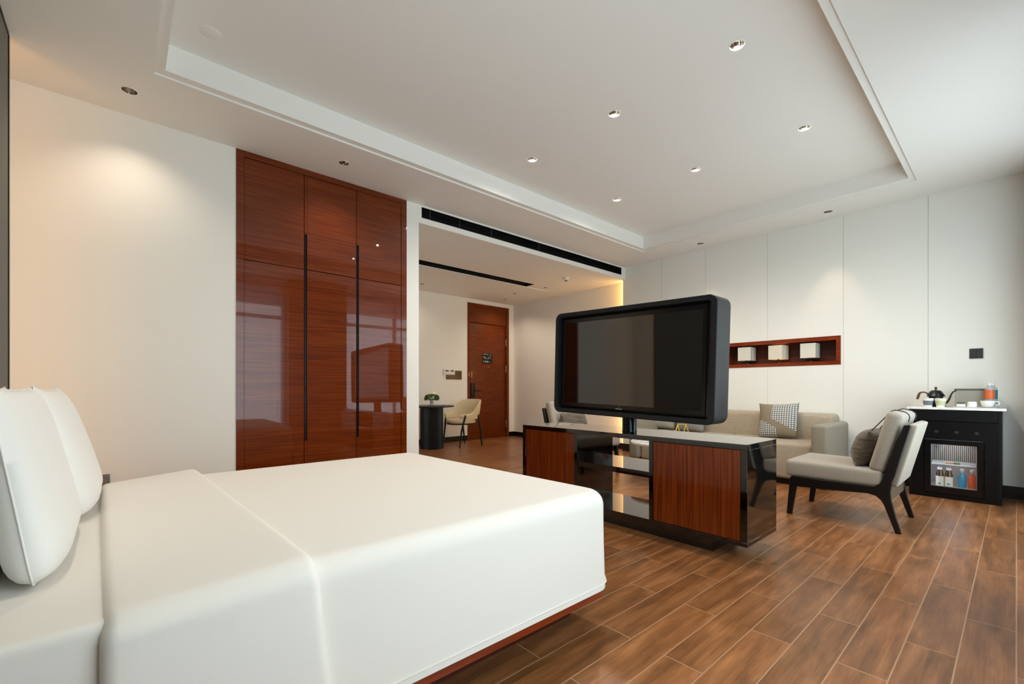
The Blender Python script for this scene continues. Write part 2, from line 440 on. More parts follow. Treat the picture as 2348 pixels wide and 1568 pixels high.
link('door_guard', bm, mat('brass guard', 'B08A6A', .35, metal=1), door)
for z in (.21, 1.39, 1.96):
    bm = B(); box(bm, 6.268, 6.29, YD-.004, YD+.022, z, z+.15, .002, 1); link('hinge', bm, STEEL, door)
bm = B(); tube(bm, [(5.795, YD+.022, 1.497), (5.795, YD+.012, 1.497)], .015, 16); link('peephole', bm, mat('brass', 'C9946A', .3, metal=1), door)

# evacuation plan on the door
t = thing('evacuation_plan', (5.773, YD+.022, 1.57), 'small dark square notice with pale plan lines on the entrance door', 'sign')
bm = B(); box(bm, 5.64, 5.907, YD+.014, YD+.022, 1.57, 1.782, .002, 1); link('board', bm, mat('notice black', '0B0E0D', .25), t)
bm = B()
F = YD+.0132
def bar(x0, x1, z0, z1): box(bm, x0, x1, F, F+.0008, z0, z1)
bar(5.652, 5.80, 1.752, 1.766); bar(5.835, 5.89, 1.744, 1.758)
bar(5.655, 5.72, 1.700, 1.712); bar(5.665, 5.75, 1.682, 1.692); bar(5.70, 5.745, 1.664, 1.676)
bar(5.80, 5.812, 1.66, 1.715); bar(5.82, 5.87, 1.70, 1.712); bar(5.845, 5.875, 1.672, 1.684); bar(5.775, 5.79, 1.655, 1.69)
bar(5.70, 5.80, 1.590, 1.625); bar(5.662, 5.675, 1.585, 1.635); bar(5.812, 5.86, 1.594, 1.602)
link('plan_drawing', bm, mat('notice grey', '8C918C', .5), t)

# ---------------------------------------------------------------- wardrobe
wd = thing('wardrobe', (1.515, YA+.3, 0), 'tall glossy red brown built-in wardrobe with three door columns', 'wardrobe')
bm = B()
box(bm, .725, .783, YA-.006, YA+.59, 0, ZC-.001); box(bm, 2.244, 2.305, YA-.006, YA+.59, 0, ZC-.001); box(bm, .783, 2.244, YA-.006, YA+.59, 3.018, ZC-.001)
box(bm, .783, 2.244, YA+.03, YA+.59, 0, .06); box(bm, .783, 2.244, YA+.57, YA+.59, .06, 3.018)
link('frame', bm, WOODH, wd)
xs = [.783, 1.268, 1.758, 2.244]
DARKW = mat('handle recess', '1A0703', .3)
for i in range(3):
    a, b_ = xs[i]+.002, xs[i+1]-.002
    for (z0, z1) in ((.062, 2.144), (2.149, 3.015)):
        hx = [(b_-.006, b_), (a, a+.024), (None, None)][i]
        bm = B()
        x0, x1 = a, b_
        cut = None
        if i == 0: cut = None
        if i == 1: cut = (a, a+.022)
        if i == 2: cut = (a, a+.022)
        h0, h1 = (.566, z1) if z0 < 1 else (z0, 2.474)
        if cut:
            box(bm, cut[1], b_, YA+.0, YA+.022, z0, z1, .0015, 1)
            if z0 < 1: box(bm, cut[0], cut[1], YA, YA+.022, z0, .566, .001, 1)
            else: box(bm, cut[0], cut[1], YA, YA+.022, 2.474, z1, .001, 1)
        else:
            box(bm, a, b_, YA, YA+.022, z0, z1, .0015, 1)
        dr = link('door', bm, WOODH, wd)
        if cut:
            bm = B()
            box(bm, cut[0]+.001, cut[0]+.005, YA-.002, YA+.022, h0, h1); box(bm, cut[1]-.004, cut[1]-.0005, YA-.002, YA+.022, h0, h1)
            box(bm, cut[0]+.005, cut[1]-.004, YA+.016, YA+.022, h0, h1)
            link('handle', bm, DARKW, dr)
bm = B()
for (z0, z1) in ((.062, 3.015),): box(bm, .79, 2.24, YA+.024, YA+.03, z0, z1)
link('carcass', bm, mat('dark carcass', '120503', .6), wd)

# ---------------------------------------------------------------- headboard wall panel
hb = thing('headboard_panel', (-.52, 1.7, 0), 'tall grey upholstered wall panel with black edge behind the bed', 'headboard')
bm = B(); box(bm, -.56, -.482, YW+.02, 3.775, 0, ZC-.02); link('panel', bm, HEADF, hb)
bm = B(); box(bm, -.57, -.478, 3.775, 3.80, 0, ZC-.012); box(bm, -.57, -.478, YW+.02, 3.775, ZC-.02, ZC-.001); link('edge_trim', bm, BLACK, hb)
bm = B(); box(bm, -.66, -.63, 3.74, 3.77, 0, ZC-.03)
tag(link('light_strip', bm, mat('warm led strip bright', 'FFFFFF', .5, emit='FFB560', estr=1.9)), 'warm upright light strip hidden behind the grey headboard panel', 'light strip')

# ---------------------------------------------------------------- ceiling fittings
DLT = mat('downlight lamp', 'FFFFFF', .4, emit='FFE9C8', estr=.8)
def downlight():
    t = thing('downlight', (0, 0, 0), 'x', 'ceiling light')
    bm = B(); lathe(bm, [(.0415, .0), (.0415, -.002), (.048, -.002), (.049, -.0005), (.049, 0.0)], n=32); link('ring', bm, CEIL, t)
    bm = B(); lathe(bm, [(.0415, -.001), (.0405, .012), (.037, .03), (.030, .045)], n=32); link('reflector', bm, CHROME, t)
    bm = B(); lathe(bm, [(.0, .043), (.029, .045)], n=24); link('lamp', bm, DLT, t)
    return t
dl0 = downlight(); first = [True]
def place_dl(x, y, z, label, group):
    o = dl0 if first[0] else copy_tree(dl0); first[0] = False
    o.location = (x, y, z); tag(o, label, 'ceiling light', group)
nm_low = ['recessed downlight in the ceiling border nearest the headboard corner', 'recessed downlight in the ceiling border in front of the wardrobe',
          'recessed downlight in the ceiling border straight above the television top', 'recessed downlight in the ceiling border above the right end of the lamp niche',
          'added downlight above the far bed pillows, out of view, to brighten the bed', 'added downlight above the near bed pillows, out of view, to brighten the bed']
for p, l in zip(LOW, nm_low): place_dl(p[0], p[1], ZC, l, 'downlights in the lower ceiling border')
nm_up = ['largest and topmost of the six downlights in the raised ceiling', 'rightmost downlight in the raised ceiling, near the window side edge',
         'second highest of the left column of downlights in the raised ceiling', 'middle downlight of the right hand column in the raised ceiling',
         'leftmost of the six downlights in the raised ceiling', 'lowest in view of the six raised ceiling downlights, nearest the far inner corner']
for p, l in zip(UP, nm_up): place_dl(p[0], p[1], ZU, l, 'downlights in the raised ceiling')
nm_e = ['small downlight in the entry ceiling above the dining table', 'small downlight in the entry ceiling right in front of the entrance door',
        'small downlight in the entry ceiling, between the door and the black slot', 'small entry ceiling downlight just past the end of the black slot']
for p, l in zip(ENT, nm_e): place_dl(p[0], p[1], ZE, l, 'downlights in the entry ceiling')

bm = B(); lathe(bm, [(0, -.004), (.05, -.004), (.056, -.002), (.057, 0)], .417, 3.31, ZU, 32)
tag(link('ceiling_speaker', bm, CEIL, org=(.417, 3.31, ZU)), 'faint round white cover in the raised ceiling near its left corner', 'ceiling cover')
t = thing('smoke_detector', (5.508, 4.908, ZE), 'white round smoke detector on the entry ceiling', 'smoke detector')
bm = B(); lathe(bm, [(0, -.012), (.058, -.012), (.06, 0)], 5.508, 4.908, ZE, 28); link('base', bm, WHITE, t)
bm = B(); lathe(bm, [(.045, -.012), (.044, -.038), (.03, -.046), (0, -.047)], 5.508, 4.908, ZE, 28); link('body', bm, WHITE, t)
bm = B(); lathe(bm, [(.0, -.055), (.02, -.055), (.02, -.045)], 5.508, 4.908, ZE, 20); link('sensor', bm, mat('dark sensor', '33302C', .4), t)
bm = B(); lathe(bm, [(0, -.004), (.06, -.004), (.065, 0)], 6.02, 5.78, ZE, 28)
tag(link('ceiling_cover', bm, CEIL, org=(6.02, 5.78, ZE)), 'thin round white cap in the entry ceiling beyond the slot', 'ceiling cover')

# supply grille in the bulkhead
g = thing('air_grille', (4.367, YA+.05, 2.934), 'long black air conditioning grille in the bulkhead over the entry opening', 'air grille')
bm = B(); box(bm, 2.49, 6.245, YA+.004, YA+.155, 2.934, 2.938); box(bm, 2.49, 6.245, YA+.004, YA+.155, 3.048, 3.052)
box(bm, 2.49, 2.495, YA+.004, YA+.155, 2.938, 3.048); box(bm, 6.24, 6.245, YA+.004, YA+.155, 2.938, 3.048); box(bm, 2.495, 6.24, YA+.14, YA+.155, 2.938, 3.048)
link('frame', bm, BLACK, g)
bm = B()
for k in range(7):
    z = 2.947+k*.0148
    prism(bm, [(YA+.012, z-.003), (YA+.034, z+.003), (YA+.034, z+.0045), (YA+.012, z-.0015)], 'x', 2.495, 6.24)
link('slats', bm, mat('grille black', '101214', .3), g)
for x in (2.6, 3.0, 3.48, 4.32):
    bm = B(); box(bm, x, x+.006, YA+.008, YA+.04, 2.938, 3.048); link('mullion', bm, mat('grille joint', '3C4448', .35), g)
t = thing('slot_diffuser', (4.02, 5.69, ZE), 'long dark linear slot in the entry ceiling', 'air slot')
bm = B(); box(bm, 2.6, 5.44, 5.585, 5.80, ZE+.05, ZE+.066); link('dark_backing', bm, BLACK, t)
bm = B()
for y in (5.587, 5.798): box(bm, 2.602, 5.438, y-.0015, y+.0015, ZE+.001, ZE+.05)
box(bm, 5.4365, 5.4395, 5.59, 5.795, ZE+.001, ZE+.05)
link('lining', bm, BLACK, t)
bm = B(); box(bm, 2.6, 6.0, 5.802, 5.822, ZE-.010, ZE); link('edge_strip', bm, WHITE, t)

# ---------------------------------------------------------------- bed
def skew(bm, f=.055):
    for v in bm.verts: v.co.x -= f*(v.co.y-1.2)/1.7*max(0, min(1, (v.co.x+.4)/.8))
bed = thing('bed', (.58, 2.1, 0), 'large double bed with white mattress on a red brown wooden base', 'bed')
bm = B(); box(bm, -.45, 1.56, 1.36, 2.78, 0, .105); skew(bm); link('plinth', bm, mat('dark red plinth', '3E1207', .4), bed)
bm = B(); box(bm, -.47, 1.635, 1.235, 2.865, .105, .30, .004, 1); skew(bm); link('frame', bm, WOODB, bed)
bm = B(); box(bm, -.46, 1.595, 1.208, 2.87, .30, .580, .022, 5); skew(bm); link('mattress', bm, LINEN, bed)

def drape_box(bm, x0, x1, y0, y1, z0, z1, R, rc, flare, openx0=False, nx=40, ny=50, thick=0):
    """cloth shell lying on a box: rounded top edges, hanging sides, rounded foot corner"""
    prof = []                       # (inward offset, z) from hem to top
    prof += [(-flare*(1-k/6)**2, z0+(z1-R-z0)*k/6) for k in range(6)]
    prof += [(R-R*math.cos(a*PI/16), z1-R+R*math.sin(a*PI/16)) for a in range(0, 9)]
    def outline(off):
        pts = []
        xa, xb, ya, yb = x0, x1-off, y0+off, y1-off
        r = max(rc-off, .02)
        n = 8
        for k in range(nx+1): pts.append((xa+(xb-r-xa)*k/nx, ya))
        for k in range(1, n): a = -PI/2+PI/2*k/n; pts.append((xb-r+r*math.cos(a), ya+r+r*math.sin(a)))
        for k in range(ny+1): pts.append((xb, ya+r+(yb-r-ya-r)*k/ny))
        for k in range(1, n): a = PI/2*k/n; pts.append((xb-r+r*math.cos(a), yb-r+r*math.sin(a)))
        for k in range(nx+1): pts.append((xb-r-(xb-r-xa)*k/nx, yb))
        return pts
    rings = []
    for off, z in prof:
        rings.append([bm.verts.new((p[0], p[1], z)) for p in outline(off)])
    for a, b_ in zip(rings, rings[1:]):
        for k in range(len(a)-1): bm.faces.new([a[k], a[k+1], b_[k+1], b_[k]])
    top = rings[-1]; bm.faces.new(top)
    head = [r[0] for r in rings]; tail = [r[-1] for r in rings]
    f = bm.faces.new(head + tail[::-1])

dv = thing('duvet', (.75, 2.1, .19), 'smooth white duvet spread over the bed', 'duvet')
bm = B(); drape_box(bm, .20, 1.652, 1.195, 2.885, .172, .598, .065, .10, .008); skew(bm, .075); link('cover', bm, LINEN, dv, smooth=60)
bm = B()
hem = [(-.0, 1.183, .196), (1.56, 1.183, .196)]
tube(bm, [(x, 1.1875, .196) for x in [0+k*.1 for k in range(15)]]+[(1.555, 1.1875, .196), (1.61, 1.2, .196), (1.65, 1.235, .196), (1.662, 1.29, .196), (1.662, 2.78, .196)], .0035, 6); skew(bm, .075)
link('hem_seam', bm, LINEN, dv, smooth=60)
bm = B()
# folded-back band: its two x ends are rounded too
def band(bm, x0, x1, y0, y1, z0, z1, R, e):
    sec = []
    n = 10
    def ring(off_x, infl):
        pts = []
        ya, yb, zt = y0-infl, y1+infl, z1+infl
        pts.append((ya-.01, z0)); pts.append((ya-.004, (z0+zt-R)/2)); 
        for k in range(n+1):
            a = PI-PI/2*k/n; pts.append((ya+R+R*math.cos(a), zt-R+R*math.sin(a)))
        for k in range(1, 12): pts.append((ya+R+(yb-ya-2*R)*k/12, zt))
        for k in range(n+1):
            a = PI/2-PI/2*k/n; pts.append((yb-R+R*math.cos(a), zt-R+R*math.sin(a)))
        pts.append((yb+.004, (z0+zt-R)/2)); pts.append((yb+.01, z0))
        return pts
    rows = []
    xs_ = []
    m = 7
    for k in range(m+1): a = PI/2*k/m; xs_.append((x0+e*(1-math.sin(a)) , -e*(1-math.cos(PI/2-a)) if False else -e*math.cos(a)))
    xs_ = [(x0+e-e*math.cos(PI/2-PI/2*k/m*1.0) if False else x0+e-e*math.sin(PI/2*(1-k/m)), -e*(1-math.cos(PI/2*(1-k/m)))) for k in range(m+1)]
    xs_ += [(x0+e+(x1-x0-2*e)*k/10, 0) for k in range(1, 10)]
    xs_ += [(x1-e+e*math.sin(PI/2*k/m), -e*(1-math.cos(PI/2*k/m))) for k in range(m+1)]
    for x, i in xs_:
        fl = .0
        rows.append([bm.verts.new((x+(.035*((zt_-q[1])/(.4))**1.5 if (zt_ := z1) and q[1] < z1-R and x > (x0+x1)/2 else 0), q[0], q[1])) for q in ring(0, i)])
    for a, b_ in zip(rows, rows[1:]):
        for k in range(len(a)-1): bm.faces.new([a[k], a[k+1], b_[k+1], b_[k]])
    bm.faces.new(rows[0]); bm.faces.new(rows[-1][::-1])
    for v in bm.verts:
        ty = (v.co.y-y0)/(y1-y0); tx = max(0, min(1, (v.co.x-x0)/(x1-x0)))
        if v.co.z > z1-.12: v.co.z -= (.026*(1-tx)+.012*(1-ty))*min(1, (v.co.z-z1+.12)/.1)
        v.co.y -= .05*(1-tx)*ty; v.co.x -= (.045+.04*tx)*ty
band(bm, -.032, .385, 1.168, 2.91, .17, .630, .068, .030)
link('folded_band', bm, LINEN, dv, smooth=60)

def bed_pillow(x, y, z, lean, label, a=.355, T=.105, yaw=0, b=.236):
    bm = B(); pillow(bm, a, b, T, pinch=.03, p=4.5, ear=.03, n=34, sag=.22, pz=3.6)
    o = link('pillow', bm, LINEN2, org=(0, 0, 0), smooth=80)
    # local x -> world y, local y -> world x
    o.matrix_world = Matrix.Translation((x, y, z)) @ Matrix.Rotation(lean, 4, 'Y') @ Matrix.Rotation(yaw+PI/2, 4, 'Z')
    tag(o, label, 'pillow', 'white pillows at the head of the bed')
    bm = B()
    n = 24; P = []
    for i in range(4*n):
        s = i // n; f_ = (i % n)/n*2-1
        u, v = [(f_, -1), (1, f_), (-f_, 1), (-1, -f_)][s]
        xx = a*u*(1-.03*math.cos(v*PI/2)); zz = b*v*(1-.03*math.cos(u*PI/2)); e = (.03 if v > 0 else -.048)*(abs(u)*abs(v))**6
        P.append((xx*(1+e), 0, zz*(1+e)))
    tube(bm, P, .0022, 6, closed=True)
    s_ = link('piping', bm, LINEN2, smooth=80); s_.parent = o
    return o
bed_pillow(-.186, 1.835, .818, -.15, 'large white pillow propped at the front, on the near side of the bed', T=.056)
bed_pillow(-.168, 2.48, .818, -.20, 'white pillow propped at the front, on the far side of the bed', T=.066)
bed_pillow(-.335, 1.79, .815, -.13, 'white pillow tucked behind the large near pillow', a=.34, T=.070)
bed_pillow(-.345, 2.53, .815, -.13, 'white pillow half hidden behind the far pillow', a=.34, T=.070)

# ---------------------------------------------------------------- television cabinet
tc = thing('tv_cabinet', (3.04, 2.045, 0), 'low glossy black cabinet with two red wood doors and open middle shelf', 'cabinet')
x0, x1, y0, y1, z0, z1 = 2.80, 3.286, 1.06, 3.03, .097, .712
bm = B(); box(bm, 2.86, 3.23, 1.29, 2.80, 0, z0); link('plinth', bm, LACQ, tc)
bm = B(); box(bm, x0, x1, y0, y1, z1-.034, z1, .0012, 1); link('top', bm, LACQ, tc)
bm = B(); box(bm, x0, x1, y0, y1, z0, z0+.026, .0012, 1); link('bottom_board', bm, LACQ, tc)
for (a, b_) in ((y0, y0+.04), (y1-.04, y1)):
    bm = B(); box(bm, x0, x1, a, b_, z0+.026, z1-.034, .0012, 1); link('side_panel', bm, LACQ, tc)
for (a, b_) in ((1.686, 1.716), (2.376, 2.406)):
    bm = B(); box(bm, x0, x1, a, b_, z0+.026, z1-.034); link('divider', bm, LACQ, tc)
bm = B(); box(bm, x0+.004, x1, 1.716, 2.376, .415, .457); link('shelf', bm, LACQ, tc)
for (a, b_) in ((1.102, 1.684), (2.408, 2.988)):
    bm = B(); box(bm, x0+.003, x0+.022, a, b_, z0+.029, z1-.037, .001, 1); link('door', bm, WOODV, tc)
    bm = B(); box(bm, x1-.02, x1, a, b_, z0+.026, z1-.034); link('back_panel', bm, LACQ, tc)

# television on its post
tv = thing('television', (3.0, 2.005, .712), 'large television in a deep round cornered black box, turned on a post above the cabinet', 'television')
bm = B()
lathe(bm, [(.058, .0), (.058, .004), (.056, .008), (.056, .17)], 3.03, 2.03, .712, 32); link('post', bm, mat('post black', '0E1114', .15, metal=.4), tv)
yc, zc, hw, hh = 2.005, 1.256, .715, .4325
ROLL = Matrix.Translation((3.0, yc, zc)) @ Matrix.Rotation(math.radians(1.6), 4, 'X') @ Matrix.Translation((-3.0, -yc, -zc))
def rrect(hw_, hh_, r, n=8):
    pts = []
    for cx_, cz_, a0 in ((hw_-r, hh_-r, 0), (-hw_+r, hh_-r, PI/2), (-hw_+r, -hh_+r, PI), (hw_-r, -hh_+r, 1.5*PI)):
        for k in range(n+1):
            a = a0+PI/2*k/n; pts.append((yc+cx_+r*math.cos(a), zc+cz_+r*math.sin(a)))
    return pts
def loft(bm, secs, cap0=True, cap1=True):
    rows = [[bm.verts.new((x, p[0], p[1])) for p in pts] for x, pts in secs]
    for a, b_ in zip(rows, rows[1:]):
        n = len(a)
        for k in range(n): bm.faces.new([a[k], a[(k+1) % n], b_[(k+1) % n], b_[k]])
    if cap0: bm.faces.new(rows[0])
    if cap1: bm.faces.new(rows[-1][::-1])
bm = B()
loft(bm, [(3.112, rrect(hw-.01, hh-.01, .055)), (3.11, rrect(hw-.003, hh-.003, .058)), (3.10, rrect(hw, hh, .06)), (2.905, rrect(hw, hh, .06)), (2.90, rrect(hw-.004, hh-.004, .056)),
          (2.90, rrect(hw-.038, hh-.032, .03)), (2.902, rrect(hw-.042, hh-.036, .026)), (2.94, rrect(hw-.044, hh-.038, .024))], cap1=False)
bmesh.ops.transform(bm, matrix=ROLL, verts=bm.verts); link('housing', bm, TVB, tv, smooth=35)
bm = B(); loft(bm, [(2.94, rrect(hw-.044, hh-.038, .024)), (2.936, rrect(hw-.072, hh-.058, .006)), (2.926, rrect(hw-.074, hh-.06, .004)), (2.926, rrect(hw-.104, hh-.090, .003)), (2.929, rrect(hw-.104, hh-.090, .003))], cap0=False, cap1=False)
bmesh.ops.transform(bm, matrix=ROLL, verts=bm.verts); link('bezel', bm, TVBZ, tv)
bm = B(); loft(bm, [(2.9285, rrect(hw-.104, hh-.090, .003)), (2.93, rrect(hw-.1035, hh-.0895, .003))])
bmesh.ops.transform(bm, matrix=ROLL, verts=bm.verts); link('screen', bm, SCREEN, tv, smooth=0)
bm = B(); box(bm, 2.9255, 2.9262, 2.02, 2.08, .882, .889); tube(bm, [(2.9258, 2.046, .905), (2.9266, 2.046, .905)], .004, 10); bmesh.ops.transform(bm, matrix=ROLL, verts=bm.verts)
link('badge', bm, mat('badge silver', '9A9A96', .3, metal=.6), tv)
bm = B(); box(bm, 2.905, 3.10, yc-hw-.0006, yc-hw+.001, zc+hh-.068, zc+hh-.066); bmesh.ops.transform(bm, matrix=ROLL, verts=bm.verts); link('shell_joint', bm, BLACK, tv)

# ---------------------------------------------------------------- sofa
sf = thing('sofa', (5.85, 2.44, 0), 'long beige fabric sofa with block arms against the panelled wall', 'sofa')
SY0, SY1 = 1.265, 3.615
bm = B(); box(bm, 5.48, 6.28, SY0+.06, SY1-.06, .0, .06); link('base', bm, BLACK, sf)
bm = B(); box(bm, 5.50, 6.32, SY0+.15, SY1-.15, .06, .31, .02, 3); link('seat_frame', bm, SOFAF, sf)
mid = (SY0+SY1)/2
for a, b_ in ((SY0+.152, mid), (mid, SY1-.152)):
    bm = B(); box(bm, 5.43, 6.12, a+.001, b_-.001, .065, .452, .035, 4); link('seat_cushion', bm, SOFAF, sf)
bm = B(); box(bm, 6.05, 6.335, SY0+.10, SY1-.10, .30, .755, .05, 5); link('backrest', bm, SOFAF, sf)
for a, b_ in ((SY0, SY0+.15), (SY1-.15, SY1)):
    bm = B(); box(bm, 5.37, 6.25, a, b_, .075, .672, .035, 5); link('armrest', bm, SOFAF2, sf)
for x in (5.44, 6.15):
    for y in (SY0+.03, SY1-.09):
        bm = B(); box(bm, x, x+.07, y, y+.06, 0, .076); link('foot', bm, WOODN, sf)

def throw(x, y, z, lean, yaw, m, label, a=.215, T=.075, name='throw_cushion', group='cushions on the sofa', roll=0):
    bm = B(); pillow(bm, a, a, T, pinch=.05, p=3, n=22, ear=.04)
    o = link(name, bm, m, org=(0, 0, 0), smooth=80)
    o.matrix_world = Matrix.Translation((x, y, z)) @ Matrix.Rotation(yaw, 4, 'Z') @ Matrix.Rotation(lean, 4, 'Y') @ Matrix.Rotation(roll, 4, 'X') @ Matrix.Rotation(PI/2, 4, 'Z')
    return tag(o, label, 'cushion', group)
throw(5.95, 1.90, .658, .30, 0, check_mat(), 'square taupe cushion with houndstooth corners on the beige sofa', roll=-.05)
throw(5.93, 2.98, .645, .28, 0, GREYF, 'plain grey cushion seen under the television, right one of two', a=.205)
throw(5.95, 3.42, .655, .28, .1, mat('pale cushion', '9B988E', .7), 'paler grey cushion at the far end of the sofa, beside the post', a=.205)

# ---------------------------------------------------------------- armchairs (local: faces +y, origin on floor)
def armchair():
    t = thing('armchair', (0, 0, 0), 'x', 'armchair')
    yo = .92
    prof = [(1.278, 0), (1.242, 0), (1.205, .237), (.929, .25), (.735, .262), (.69, .252), (.66, .225), (.642, .19), (.579, 0), (.547, 0), (.578, .12), (.603, .235), (.608, .29), (.600, .36), (.584, .41),
            (.495, .777), (.50, .788), (.532, .785), (.63, .46), (.647, .385), (.668, .345), (.70, .322), (1.05, .316), (1.24, .318), (1.252, .308)]
    P = [(a-yo, b_) for a, b_ in prof]
    for s in (-1, 1):
        bm = B(); a, b_ = (.288, .32) if s > 0 else (-.32, -.288)
        prism(bm, P, 'x', a, b_, .002, 1); link('side_frame', bm, mat('black stained wood', '0D0B0A', .35), t)
    bm = B(); box(bm, -.288, .288, 1.19-yo, 1.22-yo, .25, .312); link('front_rail', bm, MATS['black stained wood'], t)
    bm = B(); box(bm, -.288, .288, .61-yo, .635-yo, .215, .33); link('rear_rail', bm, mat('brown rail', '5A4A3A', .5), t)
    bm = B(); box(bm, -.316, .316, .650-yo, 1.292-yo, .313, .442, .032, 5)
    for v in bm.verts:
        v.co.z += .012*(v.co.y+yo-.65)/.64 if v.co.z > .38 else 0
        if v.co.y > .25: v.co.z += 0
    link('seat_cushion', bm, CHAIRF, t)
    # back cushion leaning
    bm = B(); t2 = B(); box(t2, -.312, .312, -.052, .052, 0, .465, .04, 5)
    merge(bm, t2, Matrix.Translation((0, .694-yo, .425)) @ Matrix.Rotation(math.radians(14.5), 4, 'X'))
    link('back_cushion', bm, CHAIRF, t)
    bm = B(); t2 = B(); box(t2, -.287, .287, -.03, .018, 0, .47, .012, 3)
    merge(bm, t2, Matrix.Translation((0, .60-yo, .335)) @ Matrix.Rotation(math.radians(13.6), 4, 'X'))
    link('back_panel', bm, CHAIRF, t)
    return t
def lumbar():
    t = thing('lumbar_cushion', (0, 0, 0), 'x', 'cushion')
    yo = .92
    bm = B(); pillow(bm, .24, .145, .100, pinch=.0, p=2.2, n=24, M=Matrix.Translation((0, .785-yo, .582)) @ Matrix.Rotation(math.radians(17), 4, 'X'))
    link('cushion', bm, grain(mat('taupe velvet ruched', '5A5042', .6, sheen=.2), '463D32', '6C614F', (10, 10, 50), bump=.8, dist=.4, bd=.012), t, smooth=80)
    for x in (-.15, .17):
        bm = B(); tube(bm, [(x, -.165, .705), (x, -.225, .783), (x, -.282, .858), (x, -.296, .877), (x, -.320, .8855), (x, -.348, .881), (x, -.376, .872), (x, -.394, .856), (x, -.400, .835), (x, -.392, .80)], .0035, 8)
        link('strap', bm, mat('dark strap', '2A2A30', .6), t)
    return t
ch = armchair(); lu = lumbar()
ch2 = copy_tree(ch); lu2 = copy_tree(lu)
for o, l in ((ch, 'pale linen armchair with black wooden frame, in full view beside the minibar'), (ch2, 'pale linen armchair mostly hidden behind the television cabinet')):
    tag(o, l, 'armchair', 'pair of lounge armchairs')
for o, l in ((lu, 'brown velvet cushion strapped to the armchair beside the minibar'), (lu2, 'cushion strapped to the armchair behind the television cabinet')):
    tag(o, l, 'cushion', 'lumbar cushions on the armchairs')
for o in (ch, lu): o.location = (4.52, .92, 0)
for o in (ch2, lu2): o.location = (4.52, 3.745, 0); o.rotation_euler = (0, 0, PI)

# ---------------------------------------------------------------- coffee table and ornament
ct = thing('coffee_table', (4.62, 2.60, 0), 'round coffee table with white top seen through the open cabinet shelf', 'coffee table')
bm = B(); lathe(bm, [(0, .42), (.385, .42), (.40, .425), (.40, .445), (.39, .455), (0, .455)], 4.62, 2.60, 0, 48); link('tabletop', bm, MARBLE, ct)
for k in range(3):
    a = PI/4+2*PI*k/3+.4
    bm = B(); tube(bm, [(4.62+.16*math.cos(a), 2.60+.16*math.sin(a), .42), (4.62+.33*math.cos(a), 2.60+.33*math.sin(a), 0)], .014); link('leg', bm, BLACK, ct)
dx, dy, dz = 4.70, 2.47, .455
bm = B(); r = .004
def seg(a, b_): tube(bm, [(dx+a[0], dy+a[1], dz+a[2]), (dx+b_[0], dy+b_[1], dz+b_[2])], r, 8)
R_ = (.75, -.66)
def rp(s, d_, z): return (R_[0]*s+.66*d_, R_[1]*s+.75*d_, z)
A1, A2 = rp(-.045, 0, .19), rp(.045, 0, .195)
Q1, Q2, Q3, Q4 = rp(-.125, -.04, .005), rp(.02, .04, .005), rp(-.02, -.04, .005), rp(.125, .04, .005)
for p, q in ((A1, Q1), (A1, Q2), (A2, Q3), (A2, Q4), (A1, A2), (Q1, Q3), (Q2, Q4), (Q1, Q2), (Q3, Q4)): seg(p, q)
tag(link('geometric_ornament', bm, GOLD, org=(dx, dy, dz)), 'gold wire A shaped ornament standing on the coffee table', 'ornament')

# ---------------------------------------------------------------- niche with three lamps
ni = thing('wall_niche', (XB+.09, (NY0+NY1)/2, NZ0), 'long dark red wooden niche set in the panelled wall', 'niche')
bm = B()
def yz_ring(bm, x0, x1, o, i):
    for q in ((o[0], o[1], o[2], i[2]), (o[0], o[1], i[3], o[3]), (o[0], i[0], i[2], i[3]), (i[1], o[1], i[2], i[3])): box(bm, x0, x1, q[0], q[1], q[2], q[3])
yz_ring(bm, XB-.006, XB+.20, (NY0, NY1, NZ0, NZ1), (NY0+.045, NY1-.045, NZ0+.045, NZ1-.048)); link('frame', bm, WOODB, ni)
bm = B(); box(bm, XB+.20, XB+.21, NY0, NY1, NZ0, NZ1); link('back_board', bm, WOODN, ni)
SHADE = mat('lamp shade', 'DAD5C6', .8)
def lamp(y, w, label, lit=False, yaw=0):
    t = thing('niche_lamp', (XB+.095, y, NZ0+.045), label, 'lamp', 'square shaded lamps in the wall niche')
    X = XB+.095
    bm = B(); t2 = B(); s = w/2; h0, h1 = 1.425, 1.605
    for q in ((-s, s, -s, -s+.003), (-s, s, s-.003, s), (-s, -s+.003, -s, s), (s-.003, s, -s, s)): box(t2, q[0], q[1], q[2], q[3], h0, h1)
    merge(bm, t2, Matrix.Translation((X, y, 0)) @ Matrix.Rotation(yaw, 4, 'Z'))
    m = SHADE if not lit else mat('lit lamp shade', 'DAD5C6', .8, emit='FFC878', estr=.02)
    link('shade', bm, m, t, smooth=0)
    bm = B(); cyl(bm, X, y, NZ0+.045, NZ0+.057, .055); cyl(bm, X, y, NZ0+.057, 1.44, .009); box(bm, X-.006, X+.006, y-s+.003, y+s-.003, 1.436, 1.442); link('base', bm, BLACK, t)
    if lit:
        bm = B(); lathe(bm, [(0, 1.47), (.02, 1.485), (.026, 1.51), (.018, 1.54), (0, 1.548)], X, y, 0, 16); link('bulb', bm, mat('warm bulb', 'FFFFFF', .4, emit='FFB860', estr=4), t)
lamp(2.445, .172, 'white square lamp in the niche, next to the television')
lamp(2.055, .172, 'warm lit square lamp in the middle of the wall niche', True, -.12)
lamp(1.70, .172, 'white square lamp in the niche, with the empty end beside it')

